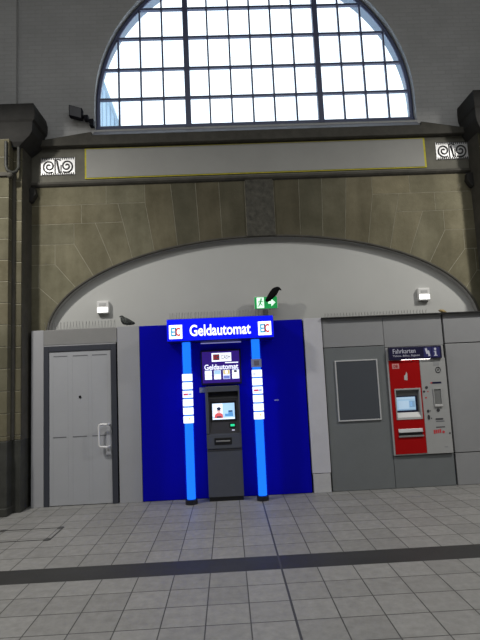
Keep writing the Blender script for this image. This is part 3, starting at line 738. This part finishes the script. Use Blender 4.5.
text('small_lettering', 'Tickets, Billets, Biglietti', 2.325, 2.705, 1.793, 1.824, hy_, 'tm_text', hd, depth=0.002)
t_ = MB().box(2.765, 2.875, hy_, hy_ + 0.002, 1.775, 1.915).build('icon_tile', 'tm_navy_tile', hd)
ic = MB(); ic.prism([(2.783, 1.90), (2.812, 1.907), (2.832, 1.83), (2.803, 1.822)], hy_ - 0.002, hy_ - 0.0005); ic.prism([(2.815, 1.865), (2.842, 1.872), (2.858, 1.795), (2.829, 1.787)], hy_ - 0.004, hy_ - 0.0025)
ic.build('ticket_symbol', 'tm_text', t_)
t_ = MB().box(2.885, 2.995, hy_, hy_ + 0.002, 1.775, 1.915).build('icon_tile', 'tm_navy_tile', hd)
ic = MB(); ic.disc(2.932, 1.888, hy_ - 0.002, hy_ - 0.0005, 0.017); ic.box(2.922, 2.944, hy_ - 0.002, hy_ - 0.0005, 1.802, 1.862); ic.box(2.91, 2.93, hy_ - 0.002, hy_ - 0.0005, 1.846, 1.862); ic.box(2.908, 2.958, hy_ - 0.002, hy_ - 0.0005, 1.79, 1.804)
ic.build('information_symbol', 'tm_text', t_)
MB().box(2.45, 2.86, TY - 0.009, TY - 0.002, 1.7545, 1.7568).build('strip_lamp', 'strip_lamp', hd)
# rail logo and ticket mark
lg = MB().box(2.314, 2.412, TY - 0.002, TY - 0.0003, 1.636, 1.705).build('company_logo', 'tm_pink', tm)
text('logo_letter', 'DB', 2.335, 2.391, 1.650, 1.691, TY - 0.004, 'tm_red', lg, bold=0.01, depth=0.002)
MB().prism([(2.470, 1.475), (2.516, 1.468), (2.520, 1.560), (2.508, 1.588), (2.490, 1.545), (2.472, 1.53)], TY - 0.002, TY - 0.0003).build('ticket_symbol', 'tm_pale', tm)
# display recess
fr_ = MB(); fx0, fx1, fz0, fz1 = 2.318, 2.686, 0.928, 1.356
fr_.box(fx0, fx0 + 0.016, TY - 0.008, TY + 0.055, fz0, fz1).box(fx1 - 0.024, fx1, TY - 0.008, TY + 0.055, fz0, fz1).box(fx0 + 0.016, fx1 - 0.024, TY - 0.008, TY + 0.055, fz1 - 0.022, fz1)
fr_.build('display_frame', 'tm_white', tm, 0.002)
MB().xprism([(TY - 0.006, fz0), (TY - 0.006, fz0 + 0.03), (TY + 0.028, fz0 + 0.095), (TY + 0.055, fz0 + 0.095), (TY + 0.055, fz0)], fx0 + 0.0165, fx1 - 0.0245).build('display_ledge', 'tm_pale', tm)
MB().box(fx0 + 0.0165, fx1 - 0.0245, TY + 0.045, TY + 0.06, fz0 + 0.096, fz1 - 0.023).build('display_recess', 'tm_recess', tm)
dz = [(2.336, 1.027), (2.640, 1.027), (2.640, 1.250), (2.336, 1.250)]
MB().prism(dz, TY + 0.034, TY + 0.044).build('display_bezel', 'tm_navy', tm)
ds = MB().prism([(2.346, 1.052), (2.612, 1.052), (2.612, 1.236), (2.346, 1.236)], TY + 0.031, TY + 0.0335).build('display', 'tm_display', tm)
for x0, x1, z0, z1, m in ((2.352, 2.606, 1.206, 1.232, 'tm_display_pale'), (2.372, 2.518, 1.075, 1.185, 'tm_display_pale'), (2.526, 2.602, 1.095, 1.180, 'tm_display_mid'), (2.534, 2.566, 1.104, 1.170, 'tm_display'), (2.352, 2.606, 1.056, 1.066, 'tm_display_mid')):
    MB().box(x0, x1, TY + 0.029, TY + 0.0305, z0, z1).build('screen_window', m, ds)
# ticket tray
tr = MB(); tr.box(2.326, 2.674, TY - 0.018, TY - 0.0003, 0.690, 0.712); tr.xprism([(TY - 0.0003, 0.745), (TY - 0.02, 0.755), (TY - 0.0003, 0.802)], 2.33, 2.668)
tr.build('ticket_tray', 'steel', tm, 0.002)
MB().box(2.332, 2.664, TY - 0.003, TY - 0.0004, 0.713, 0.745).build('tray_opening', 'atm_black', tm)
# right hand side of the front
wy = TY + 0.0008
ck = MB(); ck.tube([(2.960 + 0.034 * math.cos(a), wy - 0.003, 1.595 + 0.037 * math.sin(a)) for a in [2 * PI * k / 24 for k in range(24)]], 0.0055, 6, closed=True); ck.disc(2.960, 1.595, wy - 0.004, wy, 0.012)
ck.build('coin_slot', 'atm_dark', tm)
MB().box(2.86, 2.99, wy - 0.003, wy - 0.0003, 1.404, 1.428).build('banknote_slot', 'tm_navy', tm)
MB().box(2.838, 2.862, wy - 0.003, wy - 0.0003, 1.408, 1.426).build('banknote_mark', 'red_print', tm)
MB().box(2.90, 2.985, wy - 0.002, wy - 0.0003, 1.655, 1.70).build('instruction_label', 'panel_mid', tm)
sl = MB(); sl.box(2.862, 2.872, wy - 0.014, wy, 1.09, 1.338).box(2.968, 2.978, wy - 0.014, wy, 1.09, 1.338).box(2.872, 2.968, wy - 0.014, wy, 1.326, 1.338)
sl.build('payment_frame', 'tm_white', tm)
MB().box(2.872, 2.968, wy - 0.003, wy - 0.0003, 1.118, 1.326).build('payment_slot', 'tm_recess', tm)
MB().box(2.866, 2.976, wy - 0.022, wy - 0.0003, 1.086, 1.116).build('payment_lip', 'tm_pale', tm, 0.003)
for x, z, rx, rz in ((2.911, 1.037, 0.022, 0.024), (2.769, 1.030, 0.017, 0.02), (2.770, 0.945, 0.017, 0.034)): MB().disc(x, z, wy - 0.006, wy - 0.0003, rx, rz).build('push_button', 'atm_dark', tm)
for x, z, rx, m in ((2.735, 1.30, 0.016, 'atm_dark'), (2.775, 1.355, 0.02, 'atm_dark'), (2.79, 1.30, 0.008, 'red_print'), (2.755, 1.215, 0.012, 'red_print'), (2.80, 1.03, 0.007, 'atm_dark'), (2.806, 0.93, 0.008, 'atm_dark')): MB().disc(x, z, wy - 0.003, wy - 0.0003, rx).build('sticker_mark', m, tm)
MB().box(2.864, 2.970, wy - 0.004, wy - 0.0003, 0.905, 0.925).build('return_slot', 'atm_dark', tm)
MB().box(2.866, 2.985, wy - 0.0015, wy - 0.0003, 0.876, 0.890).build('instruction_label', 'groove', tm)
rm_ = MB()
for k_, (a_, b_) in enumerate(((0.0, 0.024), (0.030, 0.050), (0.056, 0.074), (0.080, 0.104))): rm_.box(2.822 + a_, 2.822 + b_, wy - 0.0015, wy - 0.0003, 0.716 + 0.003 * k_, 0.768 + 0.003 * k_)
rm_.build('red_sticker', 'red_print', tm)
MB().disc(2.958, 0.735, wy - 0.002, wy - 0.0003, 0.018).build('sticker_mark', 'red_print', tm)
MB().box(2.860, 2.985, wy - 0.002, wy - 0.0003, 0.797, 0.81).build('instruction_label', 'atm_dark', tm)
MB().disc(3.045, 0.715, wy - 0.004, wy - 0.0003, 0.012).build('keyhole', 'atm_dark', tm)
MB().box(2.955, 3.0, wy - 0.0015, wy - 0.0003, 0.525, 0.54).build('serial_plate', 'panel_mid', tm)

# ------------------------------------------------------------------ fittings on the niche wall
def emergency_light(x, z, label):
    t = thing('emergency_light', label, 'emergency light', (x, NY, z), 'emergency lights on the niche wall')
    MB().box(x - 0.086, x + 0.086, NY - 0.07, NY - 0.001, z, z + 0.183).build('housing', 'lamp_body', t, 0.008)
    MB().box(x - 0.076, x + 0.076, NY - 0.08, NY - 0.071, z + 0.015, z + 0.085).build('lens', 'lamp_lens', t, 0.004)
    MB().box(x - 0.05, x + 0.05, NY - 0.075, NY - 0.0705, z + 0.115, z + 0.15).build('pictogram', 'tm_pale', t)
    return t
emergency_light(-1.765, 2.624, 'small white emergency light on the wall above the grey door')
emergency_light(2.943, 2.619, 'small white emergency light on the wall above the right end of the ticket machine')

ex = thing('exit_sign', 'green lit exit sign with running figure and arrow above the blue wall', 'exit sign', (0.612, 7.16, 2.61))
MB().box(0.44, 0.784, 7.11, 7.165, 2.608, 2.796).build('housing', 'lamp_body', ex, 0.004)
MB().box(0.449, 0.775, 7.105, 7.1095, 2.617, 2.788).build('face', 'exit_green', ex)
ey = 7.1035
MB().box(0.455, 0.478, ey - 0.001, ey + 0.001, 2.63, 2.775).build('door_symbol', 'exit_green', ex)
s_ = MB(); s_.box(0.480, 0.585, ey - 0.001, ey + 0.001, 2.625, 2.780); s_.build('door_symbol', 'exit_white', ex)
rm = MB(); rm.disc(0.545, 2.755, ey - 0.003, ey - 0.0015, 0.013)
for a in ([(0.535, 2.742), (0.553, 2.736), (0.538, 2.690), (0.518, 2.697)], [(0.52, 2.70), (0.538, 2.695), (0.566, 2.668), (0.556, 2.660)], [(0.52, 2.70), (0.536, 2.69), (0.510, 2.650), (0.490, 2.650), (0.490, 2.658), (0.504, 2.660)], [(0.548, 2.735), (0.575, 2.716), (0.572, 2.708), (0.545, 2.722)], [(0.535, 2.738), (0.508, 2.728), (0.498, 2.704), (0.506, 2.702), (0.514, 2.720), (0.536, 2.726)]): rm.prism(a, ey - 0.003, ey - 0.0015)
rm.build('running_figure', 'exit_green', ex)
MB().prism([(0.645, 2.685), (0.690, 2.685), (0.690, 2.645), (0.750, 2.702), (0.690, 2.760), (0.690, 2.720), (0.645, 2.720)], ey - 0.001, ey + 0.001).build('arrow_symbol', 'exit_white', ex)
MB().box(0.59, 0.635, 7.165, NY - 0.001, 2.68, 2.72).build('wall_bracket', 'lamp_body', ex, 0.003)

ex.location.x -= 0.018; ex.location.z -= 0.032
# birds: one skinned surface each
def skin_bird(name, label, chain, legs, m, base):
    me = bpy.data.meshes.new(name); vs = [Vector(p[:3]) - Vector(base) for p in chain]; rad = [p[3] for p in chain]; rx = [p[4] if len(p) > 4 else p[3] for p in chain]
    ed = [(i, i + 1) for i in range(len(chain) - 1)]
    for root_i, pts in legs:
        prev = root_i
        for p in pts: vs.append(Vector(p[:3]) - Vector(base)); rad.append(p[3]); rx.append(p[3]); ed.append((prev, len(vs) - 1)); prev = len(vs) - 1
    me.from_pydata(vs, ed, []); o = bpy.data.objects.new(name, me); col.objects.link(o); o.location = base
    md = o.modifiers.new('skin', 'SKIN'); md.use_smooth_shade = True
    for i, sv in enumerate(me.skin_vertices[0].data): sv.radius = (rx[i], rad[i]); sv.use_root = (i == 2)
    su = o.modifiers.new('sub', 'SUBSURF'); su.levels = 2; su.render_levels = 2
    dg = bpy.context.evaluated_depsgraph_get(); me2 = bpy.data.meshes.new_from_object(o.evaluated_get(dg))
    o.modifiers.clear(); o.data = me2; me2.materials.clear(); me2.materials.append(M[m])
    return tag(o, label, 'bird')
by_ = 7.03
crow = skin_bird('black_bird', 'black bird perched on top of the green exit sign', [(0.604, by_ - 0.010, 2.702, 0.024, 0.024), (0.642, by_ - 0.004, 2.738, 0.038, 0.030), (0.692, by_, 2.800, 0.066, 0.042), (0.734, by_, 2.844, 0.064, 0.042), (0.770, by_, 2.876, 0.046, 0.032), (0.800, by_, 2.886, 0.036, 0.028), (0.823, by_, 2.876, 0.013, 0.012), (0.840, by_, 2.858, 0.003, 0.003)],
    [(2, [(0.705, 7.075, 2.782, 0.013), (0.712, 7.122, 2.811, 0.006)])], 'black_feather', (0.70, 7.12, 2.797)); crow.location.x -= 0.018; crow.location.z -= 0.032
pg = skin_bird('pigeon', 'dark chequered pigeon sitting on the light grey panel left of the blue wall', [(-1.276, 7.045, 2.440, 0.014, 0.036), (-1.330, 7.045, 2.452, 0.034, 0.044), (-1.388, 7.045, 2.472, 0.064, 0.054), (-1.434, 7.045, 2.484, 0.062, 0.052), (-1.458, 7.045, 2.524, 0.034, 0.028), (-1.467, 7.045, 2.552, 0.025, 0.021), (-1.489, 7.045, 2.549, 0.009, 0.008), (-1.502, 7.045, 2.541, 0.003, 0.003)],
    [(2, [(-1.388, 7.036, 2.432, 0.010), (-1.394, 7.036, 2.413, 0.006)])], 'chequered_feather', (-1.40, 7.045, 2.404))

# bird spikes along the tops
def spikes(label, x0, x1, y, z, h=0.11):
    t = thing('bird_spike_strip', label, 'bird spikes', ((x0 + x1) / 2, y, z), 'bird spikes along the tops')
    MB().box(x0, x1, y - 0.012, y + 0.012, z + 0.001, z + 0.007).build('base_strip', 'spike_wire', t)
    w = MB(); n_ = int((x1 - x0) / 0.022)
    for i in range(n_ + 1):
        x = x0 + (x1 - x0) * i / n_; a = 0.04 * (1 if i % 2 else -1)
        w.tube([(x, y, z + 0.006), (x + random.uniform(-0.006, 0.006), y + a, z + h)], 0.0021, 4)
    w.build('wires', 'spike_wire', t)['kind'] = 'stuff'
spikes('thin wire bird spikes along the header above the grey door', -2.53, -1.56, 7.045, 2.391)
spikes('thin wire bird spikes along the top of the lit fascia sign', -0.77, 0.62, 6.93, 2.437)
spikes('thin wire bird spikes along the top of the right grey panels', 1.42, 2.9, 7.05, 2.402, 0.06)

# lump of yellow foam on the coping
bm = bmesh.new(); bmesh.ops.create_icosphere(bm, subdivisions=3, radius=1)
for v in bm.verts:
    k = 1 + 0.25 * math.sin(5 * v.co.x + 1) * math.cos(4 * v.co.y + 2 * v.co.z); v.co = Vector((v.co.x * 0.050 * k, v.co.y * 0.03 * k, max(-0.020, v.co.z * 0.024 * k - 0.28 * v.co.x * 0.05)))
me = bpy.data.meshes.new('foam_scrap'); bm.to_mesh(me); bm.free(); me.materials.append(M['foam'])
fo = bpy.data.objects.new('foam_scrap', me); col.objects.link(fo); fo.location = (3.11, 7.0, TOP + 0.037)
tag(fo, 'small yellowish foam scrap lying on the coping above the ticket machine', 'scrap')

# ------------------------------------------------------------------ ornament grilles and floodlight on the upper wall
def grille(x0, x1, z0, z1, label):
    t = thing('ornament_grille', label, 'vent grille', ((x0 + x1) / 2, 7.139, z0), 'scroll grilles in the frieze')
    MB().box(x0, x1, 7.128, 7.1385, z0, z1).build('backing_plate', 'grille_white', t, 0.002)
    w, h = x1 - x0, z1 - z0; y = 7.124; zc = (z0 + z1) / 2
    for cx_, s in ((x0 + w * 0.24, 1), (x0 + w * 0.76, -1)):
        pts = []
        for k in range(41):
            a = 2 * PI * 1.75 * k / 40; r = 0.016 + 0.082 * k / 40
            pts.append((cx_ + s * r * math.cos(a + 0.6), y, zc + r * 1.05 * math.sin(a + 0.6)))
        MB().tube(pts, 0.0115, 6).build('scroll', 'grille_dark', t)
    c = MB(); xm = x0 + w / 2
    c.tube([(xm - 0.042, y, z0 + 0.03), (xm - 0.042, y, z1 - 0.03)], 0.009, 6); c.tube([(xm - 0.042, y, z1 - 0.05), (xm, y, z1 - 0.03), (xm + 0.042, y, z1 - 0.05)], 0.009, 6)
    c.tube([(xm - 0.015, y, z1 - 0.06), (xm + 0.02, y, z0 + 0.04)], 0.014, 6); c.tube([(xm + 0.045, y, z0 + 0.03), (xm + 0.045, y, z1 - 0.12)], 0.008, 6)
    c.build('centre_motif', 'grille_dark', t)
    n_ = 15
    for zt, zi in ((z1 - 0.004, z1 - 0.036), (z0 + 0.004, z0 + 0.036)):       # toothed borders, one continuous outline each
        k = 0.007 if zt > zi else -0.007; P = [(x0 + 0.008, zt), (x1 - 0.008, zt), (x1 - 0.008, zt - k)]
        for q in range(n_ - 1, -1, -1):
            x = x0 + 0.022 + (w - 0.044) * q / (n_ - 1); P += [(x + 0.0065, zt - k), (x + 0.0065, zi), (x - 0.0065, zi), (x - 0.0065, zt - k)]
        P.append((x0 + 0.008, zt - k))
        MB().prism(P, y - 0.004, y + 0.004).build('toothed_border', 'grille_dark', t)
grille(-2.63, -2.131, 4.705, 4.981, 'white grille with dark scrolls at the left end of the frieze')
grille(3.297, 3.788, 4.745, 5.022, 'white grille with dark scrolls at the right end of the frieze')

fl = thing('floodlight', 'small black floodlight on a bracket beside the left foot of the arched window', 'floodlight', (-1.93, WY, 5.48))
hd_ = MB().prism([(-2.178, 5.735), (-1.985, 5.675), (-1.985, 5.505), (-2.178, 5.560)], 7.0, 7.09).build('lamp_head', 'black_plastic', fl, 0.006)
MB().prism([(-2.165, 5.722), (-1.998, 5.668), (-1.998, 5.520), (-2.165, 5.572)], 6.994, 7.0).build('lens', 'atm_dark', hd_)
MB().tube([(-1.99, 7.05, 5.57), (-1.93, 7.06, 5.53), (-1.86, 7.08, 5.47)], 0.02, 8).build('arm', 'black_plastic', fl)
MB().box(-1.965, -1.905, 7.02, 7.10, 5.50, 5.58).build('hinge', 'black_plastic', fl, 0.004)
MB().box(-1.895, -1.835, 7.06, WY - 0.001, 5.43, 5.54).build('mount', 'black_plastic', fl, 0.004)

# floor hatch outline
ht = thing('floor_hatch', 'thin metal outline of a hatch set in the paving in front of the grey door', 'floor hatch', (-2.29, 5.77, 0))
fh = MB(); hx0, hx1, hy0, hy1 = -2.66, -1.955, 5.56, 5.99; w = 0.008
fh.box(hx0, hx1, hy0 - w, hy0 + w, 0.0005, 0.003).box(hx0, hx1, hy1 - w, hy1 + w, 0.0005, 0.003).box(hx0 - w, hx0 + w, hy0, hy1, 0.0005, 0.003).box(hx1 - w, hx1 + w, hy0, hy1, 0.0005, 0.003)
fh.build('rim', 'hatch_metal', ht)
for x, y in ((hx0, hy0), (hx0, hy1), (hx1, hy0), (hx1, hy1)): MB().cyl(x + (0.03 if x < -2.2 else -0.03), y, 0.0005, 0.004, 0.04, 16).build('corner_plate', 'hatch_metal', ht)

# pale building outside, seen through the foot of the window
eb = thing('exterior_building', 'pale blue gable outside behind the lower left of the arched window', 'building', (-4.2, 12.5, 0))
MB().prism([(-9.0, 0), (-2.42, 0), (-2.42, 7.9), (-3.17, 10.2), (-9.0, 10.2)], 12.0, 15.0).build('gable_wall', 'ext_wall', eb)
q = MB()
for k in range(12): q.box(-3.6 + 0.1 * k, -3.585 + 0.1 * k, 11.985, 11.999, 0, 7.9 + max(0, min(2.0, (-2.45 - (-3.6 + 0.1 * k)) * 3.06)))
q.build('seams', 'ext_line', eb)
MB().prism([(-2.37, 7.86), (-3.13, 10.22), (-3.19, 10.20), (-2.45, 7.86)], 11.9, 12.1).build('verge_board', 'ext_line', eb)

# ------------------------------------------------------------------ light
w = bpy.data.worlds.new('sky'); sc.world = w; w.use_nodes = True
bg = w.node_tree.nodes['Background']; bg.inputs['Color'].default_value = (0.82, 0.91, 1.0, 1); bg.inputs['Strength'].default_value = 2.2
def area(name, loc, target, size, energy, color=(1, 0.96, 0.9), shape='DISK'):
    l = bpy.data.lights.new(name, 'AREA'); l.shape = shape; l.size = size; l.energy = energy; l.color = color
    o = bpy.data.objects.new(name, l); col.objects.link(o); o.location = loc
    o.rotation_euler = (Vector(target) - Vector(loc)).to_track_quat('-Z', 'Y').to_euler(); return o
area('hall_lamp', (-3.6, 4.5, 5.55), (-3.6, 4.6, 0), 0.34, 190, (1, 0.965, 0.90))
area('hall_lamp', (4.9, 4.5, 5.55), (4.9, 4.6, 0), 0.34, 190, (1, 0.965, 0.90))
rl = bpy.data.lights.new('ambient_fill', 'AREA'); rl.shape = 'RECTANGLE'; rl.size = 12; rl.size_y = 7; rl.energy = 390; rl.color = (0.97, 0.99, 1)  # unseen overhead fill, added to raise the ambient light on the upper wall
ro = bpy.data.objects.new('ambient_fill', rl); col.objects.link(ro); ro.location = (0.6, -1.5, 9.5)

sc.view_settings.view_transform = 'Standard'; sc.view_settings.look = 'None'; sc.view_settings.gamma = 1; sc.view_settings.use_curve_mapping = False
sc.view_settings.exposure = 0.0
sc.cycles.use_denoising = True
